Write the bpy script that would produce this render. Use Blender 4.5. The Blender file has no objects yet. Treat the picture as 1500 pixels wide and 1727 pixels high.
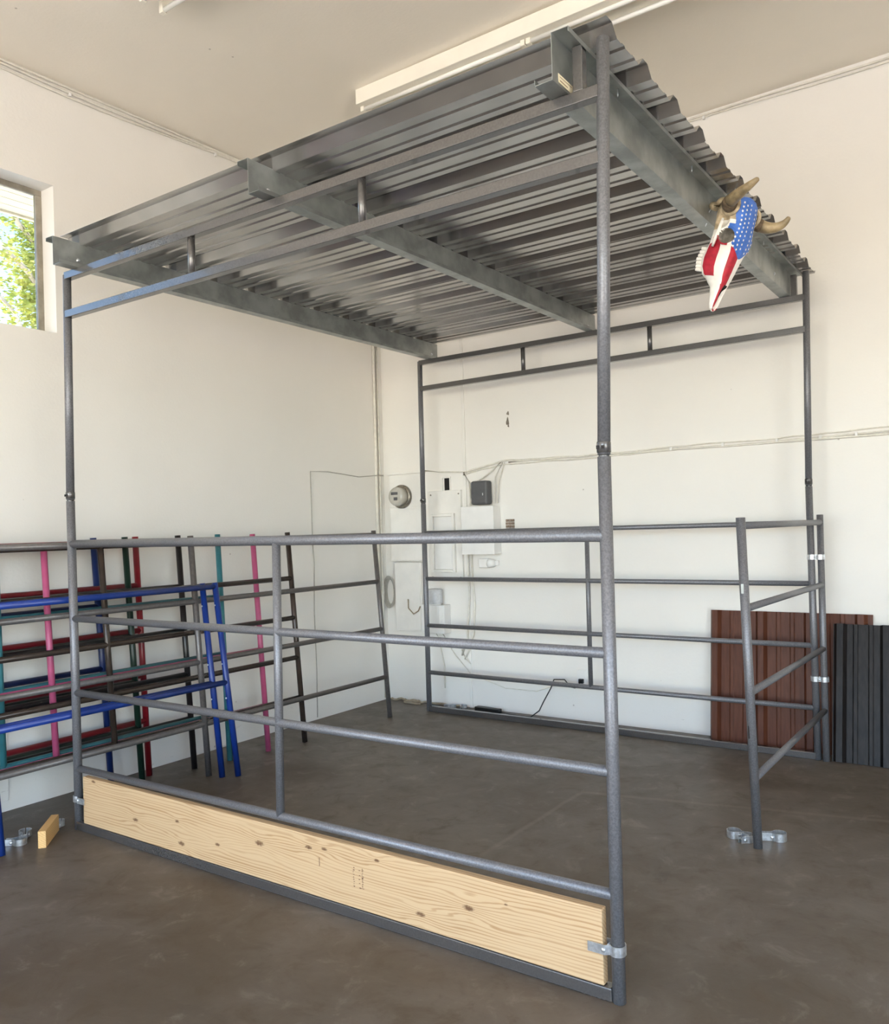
import bpy, math, random
from mathutils import Vector, Matrix
random.seed(7)
C = bpy.context.scene.collection
V = Vector
W, L = 3.11, 3.19                      # shelter: width along x (post B at -W, post A at 0) and depth along y
XW, YW = -3.76, 3.46                   # left wall plane, back wall plane

# ------------------------------------------------------------------ materials
def nn(nt, t, **kw):
    n = nt.nodes.new(t)
    for k, v in kw.items():
        if k in n.inputs: n.inputs[k].default_value = v
        else: setattr(n, k, v)
    return n
def math_(nt, op, a, b=None, c=None):
    n = nt.nodes.new('ShaderNodeMath'); n.operation = op
    for i, x in enumerate((a, b, c)):
        if x is None: continue
        if isinstance(x, (int, float)): n.inputs[i].default_value = x
        else: nt.links.new(x, n.inputs[i])
    return n.outputs[0]
def mix(nt, f, a, b):
    n = nt.nodes.new('ShaderNodeMix'); n.data_type = 'RGBA'
    if isinstance(f, (int, float)): n.inputs[0].default_value = f
    else: nt.links.new(f, n.inputs[0])
    for i, x in ((6, a), (7, b)):
        if isinstance(x, (tuple, list)): n.inputs[i].default_value = (*x[:3], 1)
        else: nt.links.new(x, n.inputs[i])
    return n.outputs[2]
def ramp(nt, x, lo, hi):
    n = nt.nodes.new('ShaderNodeMapRange'); n.interpolation_type = 'SMOOTHSTEP'
    nt.links.new(x, n.inputs[0]); n.inputs[1].default_value = lo; n.inputs[2].default_value = hi
    return n.outputs[0]
def base(name):
    m = bpy.data.materials.new(name); m.use_nodes = True
    nt = m.node_tree; b = nt.nodes['Principled BSDF']
    tc = nt.nodes.new('ShaderNodeTexCoord')
    return m, nt, b, tc.outputs['Object']
def noise(nt, co, scale, detail=4, rough=.55, dist=0.0, stretch=None):
    if stretch:
        mp = nt.nodes.new('ShaderNodeMapping'); mp.inputs['Scale'].default_value = stretch
        nt.links.new(co, mp.inputs[0]); co = mp.outputs[0]
    n = nn(nt, 'ShaderNodeTexNoise', Scale=scale, Detail=detail, Roughness=rough, Distortion=dist)
    nt.links.new(co, n.inputs['Vector']); return n.outputs[0]
def bump(nt, b, h, strength=.2, dist=.002):
    n = nn(nt, 'ShaderNodeBump', Strength=strength, Distance=dist)
    nt.links.new(h, n.inputs['Height']); nt.links.new(n.outputs[0], b.inputs['Normal'])
def simple(name, col, rough=.5, metal=0.0, var=.12, scale=9., bmp=0.0, bscale=200., spec=.5, coat=0.0):
    m, nt, b, co = base(name)
    f = ramp(nt, noise(nt, co, scale, 5), .3, .7)
    lo = tuple(c * (1 - var) for c in col); hi = tuple(min(1, c * (1 + var)) for c in col)
    nt.links.new(mix(nt, f, lo, hi), b.inputs['Base Color'])
    b.inputs['Roughness'].default_value = rough; b.inputs['Metallic'].default_value = metal
    b.inputs['Specular IOR Level'].default_value = spec; b.inputs['Coat Weight'].default_value = coat
    if bmp: bump(nt, b, noise(nt, co, bscale, 2), bmp, .001)
    return m
M = {}
M['pipe'] = simple('hammertone grey paint', (.165, .165, .178), .40, .35, .20, 160., .35, 260.)
M['pipe_dark'] = simple('charcoal tube paint', (.088, .083, .082), .27, .35, .12, 120., .12, 260., 1.0, .4)
M['galv'] = simple('galvanized steel', (.36, .38, .37), .42, .75, .22, 7., .08, 60.)
M['clamp'] = simple('bright zinc plate', (.68, .71, .74), .30, .85, .18, 60., .15, 90.)
M['roof'] = simple('galvalume roof steel', (.43, .415, .40), .21, .80, .10, 5., .03, 30.)
M['bluepaint'] = simple('royal blue paint', (.008, .033, .20), .32, 0, .08, 20.)
M['navy'] = simple('navy blue paint', (.008, .022, .105), .30, 0, .08, 20.)
M['red'] = simple('red paint', (.22, .010, .018), .30, 0, .08, 20.)
M['green'] = simple('dark green paint', (.008, .026, .017), .28, 0, .1, 20.)
M['black'] = simple('black paint', (.014, .011, .011), .28, 0, .1, 20.)
M['teal'] = simple('teal metallic paint', (.045, .20, .235), .30, .2, .1, 20.)
M['pink'] = simple('pink paint', (.44, .085, .185), .34, 0, .08, 20.)
M['bronze'] = simple('dark bronze paint', (.055, .040, .032), .27, .3, .1, 20.)
M['greypipe'] = simple('warm grey pipe paint', (.13, .118, .112), .34, .3, .12, 60., .15, 200.)
M['white'] = simple('white wall paint gloss', (.78, .76, .72), .5, 0, .04, 6., .08, 40.)
M['cabinet'] = simple('white cabinet paint', (.78, .77, .75), .42, 0, .03, 8.)
M['cream'] = simple('cream enamel', (.82, .78, .68), .38, 0, .03, 5.)
M['tube'] = simple('white lamp tube', (.85, .84, .80), .25, 0, .02, 5.)
M['darkbox'] = simple('dark grey plastic', (.085, .085, .09), .55, 0, .06, 30.)
M['dark'] = simple('dark void', (.010, .008, .008), .8, 0, .1, 30.)
M['cable_w'] = simple('painted white cable', (.70, .67, .60), .5, 0, .06, 30.)
M['cable_b'] = simple('black cable', (.012, .012, .012), .45, 0, .1, 30.)
M['cable_t'] = simple('tan cord', (.33, .27, .19), .6, 0, .2, 40.)
M['cable_g'] = simple('grey cable', (.40, .38, .34), .55, 0, .1, 40.)
M['brick'] = simple('exposed brick', (.23, .17, .13), .9, 0, .35, 60., .5, 90.)
M['steelframe'] = simple('window steel', (.30, .27, .22), .5, .3, .2, 12.)
M['soffit'] = simple('cream soffit boards', (.56, .50, .38), .7, 0, .06, 4.)
M['bark'] = simple('pale bark', (.55, .45, .36), .85, 0, .3, 9., .5, 30.)
M['bone'] = simple('weathered bone', (.50, .40, .26), .7, 0, .35, 28., .5, 70.)
M['pwhite'] = simple('white flag paint', (.84, .81, .75), .55, 0, .05, 25., .2, 70.)
M['pred'] = simple('red flag paint', (.42, .012, .030), .5, 0, .22, 30., .2, 80.)
M['pblue'] = simple('blue flag paint', (.045, .155, .56), .5, 0, .15, 30., .2, 80.)
M['horn'] = simple('tan horn', (.33, .25, .14), .45, 0, .5, 14., .2, 50.)
M['horn_dark'] = simple('brown horn base', (.14, .095, .055), .7, 0, .5, 40., .4, 60.)
M['socket'] = simple('grey eye socket bone', (.17, .155, .13), .85, 0, .3, 40., .3, 60.)
M['sticker'] = simple('cream sticker', (.80, .72, .52), .6, 0, .04, 30.)
M['ink'] = simple('brown ink', (.16, .085, .05), .8, 0, .2, 40.)
M['glassclear'] = simple('meter plastic', (.46, .44, .39), .10, 0, .05, 30.)
M['ring'] = simple('tarnished ring', (.27, .24, .20), .35, .8, .3, 40.)
M['speaker'] = simple('light grey cloth', (.60, .61, .63), .75, 0, .06, 60.)
M['outside'] = simple('driveway concrete', (.60, .535, .445), .9, 0, .08, 1.5)

def sheet_mat(name, a, b_):                       # painted ribbed sheet with faint lengthwise streaks
    m, nt, b, co = base(name)
    f = ramp(nt, noise(nt, co, 1., 3, .6, 0, (60, 60, 1.2)), .32, .68)
    nt.links.new(mix(nt, f, a, b_), b.inputs['Base Color'])
    b.inputs['Roughness'].default_value = .42; b.inputs['Specular IOR Level'].default_value = .2; return m
M['brown'] = sheet_mat('brown sheet paint', (.080, .025, .013), (.104, .036, .019))
M['charcoal'] = sheet_mat('charcoal sheet paint', (.009, .007, .007), (.018, .015, .014))

def wall_mat(name, col, axis):
    m, nt, b, co = base(name)
    f = ramp(nt, noise(nt, co, 1.1, 4, .6), .3, .75)
    c = mix(nt, f, tuple(x * .965 for x in col), col)
    sx = nn(nt, 'ShaderNodeSeparateXYZ'); nt.links.new(co, sx.inputs[0]); z = sx.outputs[2]
    # scuffs near the floor and a few nail holes higher up
    sc = noise(nt, co, 13., 6, .75, .8, (1, 1, 2.0))
    low = ramp(nt, z, .42, .0)
    sp = ramp(nt, sc, .640, .70)
    c = mix(nt, math_(nt, 'MULTIPLY', math_(nt, 'MULTIPLY', sp, low), .42), c, (.30, .27, .25))
    vo = nn(nt, 'ShaderNodeTexVoronoi', Scale=2.6); nt.links.new(co, vo.inputs['Vector'])
    d = ramp(nt, vo.outputs['Distance'], .022, .012)
    c = mix(nt, math_(nt, 'MULTIPLY', d, .5), c, (.25, .2, .16))
    nt.links.new(c, b.inputs['Base Color'])
    b.inputs['Roughness'].default_value = .62
    h = math_(nt, 'ADD', noise(nt, co, 55., 4, .6), math_(nt, 'MULTIPLY', noise(nt, co, 2.5, 2), 2.0))
    bump(nt, b, h, .22, .004); return m
M['wall'] = wall_mat('white painted masonry', (.80, .777, .735), 0)
M['ceil'] = wall_mat('ceiling paint', (.90, .845, .75), 2)

def floor_mat():
    m, nt, b, co = base('worn brown concrete')
    n1 = noise(nt, co, .9, 6, .62, .4); n2 = noise(nt, co, 6., 8, .7, .6); n3 = noise(nt, co, 60., 4, .7)
    c = mix(nt, ramp(nt, n1, .32, .68), (.086, .066, .047), (.148, .127, .105))
    c = mix(nt, math_(nt, 'MULTIPLY', ramp(nt, n2, .5, .70), .75), c, (.082, .060, .038))
    c = mix(nt, math_(nt, 'MULTIPLY', ramp(nt, n2, .46, .28), .55), c, (.205, .180, .150))
    c = mix(nt, math_(nt, 'MULTIPLY', ramp(nt, n3, .55, .75), .25), c, (.075, .058, .042))
    st = noise(nt, co, 3.1, 5, .6, 1.2)
    c = mix(nt, math_(nt, 'MULTIPLY', ramp(nt, st, .62, .72), .35), c, (.055, .043, .032))
    sx = nn(nt, 'ShaderNodeSeparateXYZ'); nt.links.new(co, sx.inputs[0]); x, y = sx.outputs[0], sx.outputs[1]
    wob = math_(nt, 'MULTIPLY', math_(nt, 'SUBTRACT', noise(nt, co, 4., 3), .5), .03)
    l1 = math_(nt, 'ABSOLUTE', math_(nt, 'ADD', math_(nt, 'ADD', x, 1.035), wob))     # saw joints
    l2 = math_(nt, 'ABSOLUTE', math_(nt, 'ADD', math_(nt, 'SUBTRACT', y, math_(nt, 'ADD', math_(nt, 'MULTIPLY', x, .22), 2.085)), wob))
    k1 = math_(nt, 'MULTIPLY', ramp(nt, l1, .022, .004), math_(nt, 'MULTIPLY', ramp(nt, y, 1.95, 1.85), ramp(nt, y, .6, .95)))
    k2 = math_(nt, 'MULTIPLY', ramp(nt, l2, .03, .006), ramp(nt, x, -1.1, -1.0))
    c = mix(nt, math_(nt, 'MULTIPLY', math_(nt, 'MAXIMUM', k1, k2), .27), c, (.24, .21, .175))
    nt.links.new(c, b.inputs['Base Color'])
    nt.links.new(math_(nt, 'ADD', math_(nt, 'MULTIPLY', n2, .25), .36), b.inputs['Roughness'])
    b.inputs['Specular IOR Level'].default_value = .42
    bump(nt, b, math_(nt, 'ADD', n3, n2), .12, .003); return m
M['floor'] = floor_mat()

def wood_mat(name, a, dk, knots, along=0, freq=95., zrange=.25):
    """softwood: growth rings as stretched bands bent around knots; knots given as (along, across, radius)"""
    m, nt, b, co = base(name)
    sx = nn(nt, 'ShaderNodeSeparateXYZ'); nt.links.new(co, sx.inputs[0])
    u, v, t = sx.outputs[along], sx.outputs[2], sx.outputs[1 - along]
    wob = math_(nt, 'MULTIPLY', math_(nt, 'SUBTRACT', noise(nt, co, 1., 3, .5, 0, (.8, .8, 1.2)), .5), .10)
    irr = math_(nt, 'MULTIPLY', math_(nt, 'SUBTRACT', noise(nt, co, 1., 3, .6, 0, (.25, .25, 16.)), .5), .055)
    w = math_(nt, 'ADD', math_(nt, 'ADD', math_(nt, 'ADD', v, irr), wob), math_(nt, 'MULTIPLY', t, .9))
    kd = None
    for (ku, kv, kr) in knots:
        du = math_(nt, 'MULTIPLY', math_(nt, 'SUBTRACT', u, ku), .42); dv = math_(nt, 'SUBTRACT', v, kv)
        d2 = math_(nt, 'ADD', math_(nt, 'MULTIPLY', du, du), math_(nt, 'MULTIPLY', dv, dv))
        g = math_(nt, 'POWER', 2.718, math_(nt, 'MULTIPLY', d2, -1. / (2.2 * kr * kr * 2)))
        w = math_(nt, 'ADD', w, math_(nt, 'MULTIPLY', math_(nt, 'MULTIPLY', g, dv), 1.1))
        k = ramp(nt, math_(nt, 'ADD', d2, math_(nt, 'MULTIPLY', math_(nt, 'SUBTRACT', noise(nt, co, 90., 3), .5), kr * kr * .8)), kr * kr * .5, kr * kr * .0)
        kd = k if kd is None else math_(nt, 'MAXIMUM', kd, k)
    s = math_(nt, 'SINE', math_(nt, 'MULTIPLY', w, 6.2832 * freq))
    amp = ramp(nt, noise(nt, co, 1., 2, .5, 0, (1.4, 1.4, 14.)), .35, .65)
    f = math_(nt, 'MULTIPLY', ramp(nt, s, .1, 1.0), math_(nt, 'ADD', math_(nt, 'MULTIPLY', amp, .55), .28))
    c = mix(nt, f, a, dk)
    c = mix(nt, math_(nt, 'MULTIPLY', noise(nt, co, 1., 4, .6, 0, (6, 6, 160)), .25), c, dk)
    if kd is not None: c = mix(nt, math_(nt, 'MULTIPLY', kd, .9), c, (.11, .045, .014))
    nt.links.new(c, b.inputs['Base Color']); b.inputs['Roughness'].default_value = .6
    bump(nt, b, f, .1, .001); return m

def leaf_mat():
    m, nt, b, co = base('sunlit leaves')
    f = ramp(nt, noise(nt, co, 3., 2), .35, .65)
    c = mix(nt, f, (.22, .26, .035), (.44, .41, .09))
    nt.links.new(c, b.inputs['Base Color']); b.inputs['Roughness'].default_value = .5
    tr = nt.nodes.new('ShaderNodeBsdfTranslucent'); nt.links.new(c, tr.inputs[0])
    mx = nn(nt, 'ShaderNodeMixShader'); mx.inputs[0].default_value = .45
    nt.links.new(b.outputs[0], mx.inputs[1]); nt.links.new(tr.outputs[0], mx.inputs[2])
    nt.links.new(mx.outputs[0], nt.nodes['Material Output'].inputs[0]); return m
M['leaf'] = leaf_mat()
def glass_mat():
    m = bpy.data.materials.new('window glass'); m.use_nodes = True; nt = m.node_tree
    nt.nodes.remove(nt.nodes['Principled BSDF'])
    tr = nt.nodes.new('ShaderNodeBsdfTransparent'); tr.inputs[0].default_value = (.62, .66, .68, 1)
    gl = nt.nodes.new('ShaderNodeBsdfGlossy'); gl.inputs['Roughness'].default_value = .02
    fr = nn(nt, 'ShaderNodeFresnel', IOR=1.45); mx = nt.nodes.new('ShaderNodeMixShader')
    nt.links.new(fr.outputs[0], mx.inputs[0]); nt.links.new(tr.outputs[0], mx.inputs[1]); nt.links.new(gl.outputs[0], mx.inputs[2])
    nt.links.new(mx.outputs[0], nt.nodes['Material Output'].inputs[0]); return m
M['glass'] = glass_mat()

# ------------------------------------------------------------------ mesh builder (world coordinates)
def frame(d):
    d = V(d).normalized(); h = V((0, 0, 1)) if abs(d.z) < .9 else V((0, 1, 0))
    u = d.cross(h).normalized(); return u, u.cross(d).normalized()
class MB:
    def __init__(s): s.v = []; s.f = []; s.sm = []; s.mi = []
    def face(s, idx, smooth=False, mi=0): s.f.append(tuple(idx)); s.sm.append(smooth); s.mi.append(mi)
    def ring(s, c, u, w, r, n):
        k = len(s.v)
        for i in range(n):
            a = 2 * math.pi * i / n; s.v.append(V(c) + u * (r * math.cos(a)) + w * (r * math.sin(a)))
        return k
    def tube(s, a, b, r, n=18, r2=None, caps=True, mi=0):
        a, b = V(a), V(b); u, w = frame(b - a)
        k0 = s.ring(a, u, w, r, n); k1 = s.ring(b, u, w, r if r2 is None else r2, n)
        for i in range(n): s.face((k0 + i, k0 + (i + 1) % n, k1 + (i + 1) % n, k1 + i), True, mi)
        if caps: s.face([k0 + i for i in range(n)][::-1], False, mi); s.face([k1 + i for i in range(n)], False, mi)
        return s
    def path(s, pts, r, n=8, closed=False, mi=0):
        pts = [V(p) for p in pts]; rs = r if isinstance(r, (list, tuple)) else [r] * len(pts)
        m = len(pts); ks = []; u0 = None
        for i, p in enumerate(pts):
            d = (pts[(i + 1) % m] - pts[i - 1]) if closed else (pts[min(i + 1, m - 1)] - pts[max(i - 1, 0)])
            if d.length < 1e-9: d = V((0, 0, 1))
            d.normalize()
            if u0 is None: u, w = frame(d)
            else:
                u = u0 - d * u0.dot(d)
                if u.length < 1e-6: u, w = frame(d)
                u = u.normalized(); w = d.cross(u)
            u0 = u; ks.append(s.ring(p, u, w, rs[i], n))
        for j in range(m if closed else m - 1):
            a, b = ks[j], ks[(j + 1) % m]
            for i in range(n): s.face((a + i, a + (i + 1) % n, b + (i + 1) % n, b + i), True, mi)
        if not closed:
            s.face([ks[0] + i for i in range(n)][::-1], False, mi); s.face([ks[-1] + i for i in range(n)], False, mi)
        return s
    def box(s, lo, hi, mi=0, R=None, c=None):
        k = len(s.v)
        for z in (lo[2], hi[2]):
            for y in (lo[1], hi[1]):
                for x in (lo[0], hi[0]): s.v.append(V((x, y, z)))
        if R is not None:
            for i in range(k, k + 8): s.v[i] = R @ s.v[i] + V(c)
        for f in ((0, 2, 3, 1), (4, 5, 7, 6), (0, 1, 5, 4), (2, 6, 7, 3), (0, 4, 6, 2), (1, 3, 7, 5)): s.face([k + i for i in f], False, mi)
        return s
    def bar(s, a, b, w, h, up=(0, 0, 1), mi=0):           # rectangular bar a->b, w sideways, h along up
        a, b = V(a), V(b); d = (b - a).normalized(); up = V(up); side = d.cross(up).normalized(); up = side.cross(d).normalized()
        k = len(s.v)
        for p in (a, b):
            for (i, j) in ((-1, -1), (1, -1), (1, 1), (-1, 1)): s.v.append(p + side * (i * w / 2) + up * (j * h / 2))
        for f in ((3, 2, 1, 0), (4, 5, 6, 7), (0, 1, 5, 4), (1, 2, 6, 5), (2, 3, 7, 6), (3, 0, 4, 7)): s.face([k + i for i in f], False, mi)
        return s
    def strip(s, prof, d, thick=0.0, mi=0, smooth=False):  # open polyline swept by vector d; real thickness by offsetting
        prof = [V(p) for p in prof]; d = V(d); m = len(prof); dn = d.normalized()
        nor = []
        for i in range(m):
            t = prof[min(i + 1, m - 1)] - prof[max(i - 1, 0)]; nor.append(t.cross(dn).normalized())
        k = len(s.v)
        for p, q in zip(prof, nor): s.v += [p, p + d, p + q * thick, p + d + q * thick]
        for i in range(m - 1):
            a, b = k + 4 * i, k + 4 * i + 4
            s.face((a, a + 1, b + 1, b), smooth, mi); s.face((a + 2, b + 2, b + 3, a + 3), smooth, mi)
            s.face((a, b, b + 2, a + 2), False, mi); s.face((a + 1, a + 3, b + 3, b + 1), False, mi)
        s.face((k, k + 2, k + 3, k + 1), False, mi); e = k + 4 * (m - 1); s.face((e, e + 1, e + 3, e + 2), False, mi)
        return s
    def lathe(s, prof, c, ax, n=28, mi=0):
        c, ax = V(c), V(ax).normalized(); u, w = frame(ax); ks = []
        for (r, z) in prof: ks.append(s.ring(c + ax * z, u, w, max(r, 1e-4), n))
        for a, b in zip(ks, ks[1:]):
            for i in range(n): s.face((a + i, a + (i + 1) % n, b + (i + 1) % n, b + i), True, mi)
        s.face([ks[0] + i for i in range(n)][::-1], False, mi); s.face([ks[-1] + i for i in range(n)], False, mi)
        return s
    def ball(s, c, r, n=10, mi=0):
        return s.lathe([(r * math.sin(math.pi * i / n), -r * math.cos(math.pi * i / n)) for i in range(n + 1)], c, (0, 0, 1), 2 * n, mi)
    def build(s, name, mats, parent=None, bev=0.0, loc=None):
        org = V(loc) if loc is not None else (WL[parent.name] if parent else V((0, 0, 0)))
        me = bpy.data.meshes.new(name); me.from_pydata([tuple(p - org) for p in s.v], [], s.f)
        me.polygons.foreach_set('use_smooth', s.sm); me.polygons.foreach_set('material_index', s.mi)
        for m in (mats if isinstance(mats, (list, tuple)) else [mats]): me.materials.append(m)
        me.update(); o = bpy.data.objects.new(name, me); C.objects.link(o)
        if parent: o.parent = parent; o.location = org - WL[parent.name]
        else: o.location = org
        WL[o.name] = org
        if bev:
            b = o.modifiers.new('edges', 'BEVEL'); b.width = bev; b.segments = 2; b.limit_method = 'ANGLE'; b.angle_limit = math.radians(40)
        return o
WL = {}
def tag(o, label, cat, group=None, kind=None):
    o['label'] = label; o['category'] = cat
    if group: o['group'] = group
    if kind: o['kind'] = kind
    return o
def thing(name, label, cat, loc, group=None):
    o = bpy.data.objects.new(name, None); C.objects.link(o); o.location = loc; o.empty_display_size = .1
    WL[o.name] = V(loc); return tag(o, label, cat, group)
def struct(name, mb, mat, parent=None, bev=0):
    o = mb.build(name, mat, parent, bev)
    if parent is None: o['kind'] = 'structure'
    return o
def lerp(a, b, t): return V(a) + (V(b) - V(a)) * t

# ------------------------------------------------------------------ setting
CZ = lambda x, y: 4.41 + .02 * y + .01 * (x - XW)        # ceiling rises slightly to the back right
X1, Y0 = 5.4, -7.4
HO = 3.75                                               # height of the open door front behind the camera
struct('floor', MB().box((XW - .2, Y0, -.2), (X1 + .2, YW + .2, 0)), M['floor'])
mb = MB(); k = len(mb.v)
for (x, y) in ((XW - .2, Y0), (X1 + .2, Y0), (X1 + .2, YW + .2), (XW - .2, YW + .2)): mb.v += [V((x, y, CZ(x, y))), V((x, y, CZ(x, y) + .2))]
mb.face((0, 2, 4, 6)); mb.face((1, 7, 5, 3))
for i in range(4): a, b = 2 * i, 2 * ((i + 1) % 4); mb.face((a, a + 1, b + 1, b))
struct('ceiling', mb, M['ceil'])
WY0, WY1, WZ0, WZ1 = -2.15, .322, 2.838, 3.752          # window opening in the left wall
mb = MB()
mb.box((XW - .2, Y0, 0), (XW, YW + .2, WZ0)); mb.box((XW - .2, Y0, WZ1), (XW, YW + .2, 4.75))
mb.box((XW - .2, Y0, WZ0), (XW, WY0, WZ1)); mb.box((XW - .2, WY1, WZ0), (XW, YW + .2, WZ1))
struct('wall_left', mb, M['wall'])
wb = struct('wall_back', MB().box((XW, YW, 0), (X1 + .2, YW + .2, 4.75)), M['wall'])
struct('wall_right', MB().box((X1, -2.0, 0), (X1 + .2, YW, 4.75)).box((X1, Y0, 0), (X1 + .2, -6.6, 4.75)).box((X1, -6.6, 3.4), (X1 + .2, -2.0, 4.75)), M['wall'])
mb = MB().box((XW - .2, Y0 - .2, HO), (X1 + .2, Y0, 4.75)); mb.box((XW - .2, Y0 - .2, 0), (-2.9, Y0, HO)); mb.box((3.0, Y0 - .2, 0), (X1 + .2, Y0, HO))
struct('wall_front', mb, M['wall'])
struct('trim_1', MB().box((-2.865, YW - .012, 0), (-2.835, YW, 4.5)), M['white'], bev=.003)     # batten on the back wall
struct('ground', MB().box((-26, -40, -.3), (26, 26, -.21)).box((-26, -40, -.21), (26, Y0 - .2, -.02)).box((X1 + .2, Y0 - .2, -.21), (26, 26, -.02)), M['outside'])
# window: steel frame and pane set back in the reveal
mb = MB(); xa, xb = XW - .165, XW - .135
for lo, hi in (((xa, WY0, WZ1 - .035), (xb, WY1, WZ1)), ((xa, WY0, WZ0), (xb, WY1, WZ0 + .02)), ((xa, WY1 - .038, WZ0 + .02), (xb, WY1, WZ1 - .035)), ((xa, WY0, WZ0 + .02), (xb, WY0 + .038, WZ1 - .035)), ((xa, -.93, WZ0 + .02), (xb, -.90, WZ1 - .035))): mb.box(lo, hi)
wn = struct('window_1', mb, M['steelframe'], bev=.003)
MB().box((XW - .153, WY0 + .03, WZ0 + .015), (XW - .149, WY1 - .03, WZ1 - .03)).build('pane', M['glass'], wn)
# eave outside: soffit boards and fascia
mb = MB()
for i in range(5): mb.box((XW - .72 + i * .104, -6, 3.80), (XW - .72 + i * .104 + .098, 6, 3.825))
mb.box((XW - .75, -6, 3.785), (XW - .722, 6, 3.95)); mb.box((XW - .75, -6, 3.83), (XW - .2, 6, 3.95))
struct('eave_soffit', mb, M['soffit'])

# tree outside the window
tr = thing('tree', 'pale branched tree with yellow green leaves outside the window', 'tree', (-8.6, 3.3, -.2))
mb = MB(); mb.path([(-8.6, 3.3, -.2), (-8.55, 3.25, 2), (-8.5, 3.05, 3.6), (-8.4, 2.9, 5.2), (-8.45, 2.9, 7)], [.2, .16, .13, .09, .04], 10)
mb.build('trunk', M['bark'], tr)
brs = [[(-8.5, 3.05, 3.2), (-8.2, 2.55, 3.75), (-8.05, 2.32, 4.1), (-8.0, 2.05, 4.32), (-7.9, 1.6, 4.5)], [(-8.4, 2.9, 4.4), (-8.1, 2.5, 4.62), (-8.0, 2.2, 4.78), (-7.9, 1.9, 5.0)],
       [(-8.4, 2.9, 4.9), (-8.2, 2.45, 5.2), (-8.1, 2.2, 5.5), (-8, 1.9, 5.8)], [(-8.5, 2.95, 5.0), (-8.9, 3.6, 5.6), (-9, 4.1, 6)], [(-8.45, 2.9, 5.6), (-8.2, 3.3, 6.2), (-8, 3.7, 6.9)]]
for b in brs: MB().path(b, [.045, .032, .022, .015, .008][:len(b)], 7).build('branch', M['bark'], tr)
mb = MB(); rnd = random.Random(3)
def leaf(p, s):
    d = V((rnd.gauss(0, 1), rnd.gauss(0, 1), rnd.gauss(0, 1))).normalized(); u, w = frame(d); k = len(mb.v)
    mb.v += [p - u * s, p + w * s * .38, p + u * s, p - w * s * .38]; mb.face((k, k + 1, k + 2, k + 3))
for i in range(5200):
    c = rnd.choice([(-8.35, 2.72, 4.5, .30), (-8.4, 2.75, 5.1, .33), (-8.4, 2.85, 3.9, .34), (-8.5, 3.2, 5.6, .7), (-8.5, 3.3, 4.6, .6), (-8.6, 3.6, 6.2, .7)])
    leaf(V((rnd.gauss(c[0], c[3] * .7), rnd.gauss(c[1], c[3] * .42), rnd.gauss(c[2], c[3] * .75))), rnd.uniform(.03, .06))
for b in brs[:3]:
    for i in range(330):
        t = rnd.random() * (len(b) - 1.001); p = lerp(b[int(t)], b[int(t) + 1], t % 1)
        leaf(p + V((rnd.gauss(0, .10), rnd.gauss(0, .10), rnd.gauss(0, .11))), rnd.uniform(.022, .045))
mb.build('foliage', M['leaf'], tr)

# ------------------------------------------------------------------ shelter
RP = .0212
sh = thing('pipe_shelter', 'grey pipe horse shelter with corrugated metal roof standing in the room', 'shelter', (-W / 2, L / 2, 0))
def part(mb, name, mat, bev=0, parent=None): return mb.build(name, mat, parent or sh, bev)
posts = {'A': ((0, 0), (.005, 0), (.046, 0), 3.135, 1.777), 'B': ((-W, 0), (-W - .003, 0), (-3.09, 0), 2.985, 1.767),
         'C': ((-W, L), (-W - .001, L), (-3.105, L), 3.0, 1.776), 'D': ((0, L), (-.002, L), (.022, L), 3.15, 1.763)}
for nme, (b0, j0, t0, zt, zj) in posts.items():
    o = part(MB().tube((*b0, 0), (*j0, zj), RP + .0008, 24), 'post', M['pipe'])
    u = part(MB().tube((*j0, zj + .006), (*t0, zt), RP, 24), 'upper_post', M['pipe'])
    mb = MB().tube((*j0, zj - .01), (*j0, zj + .012), RP - .003, 20)
    mb.lathe([(RP - .002, .012), (RP + .0025, .014), (RP + .0025, .045), (RP, .05)], (*j0, zj), (0, 0, 1), 24)
    cl = mb.build('joint_collar', M['pipe_dark'], u)
    mb = MB()
    for dx in (-.011, .006): mb.bar((j0[0] + dx - .005, j0[1] - RP - .0022, zj + .03), (j0[0] + dx + .005, j0[1] - RP - .0022, zj + .03), .003, .012)
    mb.build('slot', M['dark'], u)
hn = {'A': (.346, .748, 1.135, 1.520), 'B': (.325, .733, 1.132, 1.535), 'C': (.331, .733, 1.133, 1.526), 'D': (.331, .733, 1.133, 1.527)}
for i in range(4):
    part(MB().tube((-W, 0, hn['B'][i]), (0, 0, hn['A'][i]), .0182 if i < 3 else .021, 20), 'rail', M['pipe'])
    part(MB().tube((-W, L, hn['C'][i]), (0, L, hn['D'][i]), .0175, 20), 'rail', M['pipe'])
part(MB().tube((-1.535, 0, 1.525), (-1.555, 0, .335), .0182, 20), 'upright', M['pipe'])
part(MB().tube((-1.583, L, 1.527), (-1.587, L, .331), .0175, 20), 'upright', M['pipe'])
part(MB().bar((-W - .0, 0, .0235), (-.018, 0, .0235), .042, .045), 'base_rail', M['pipe_dark'], .004)
part(MB().bar((-W, L, .0225), (0, L, .0225), .04, .045), 'base_rail', M['pipe_dark'], .004)
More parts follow.
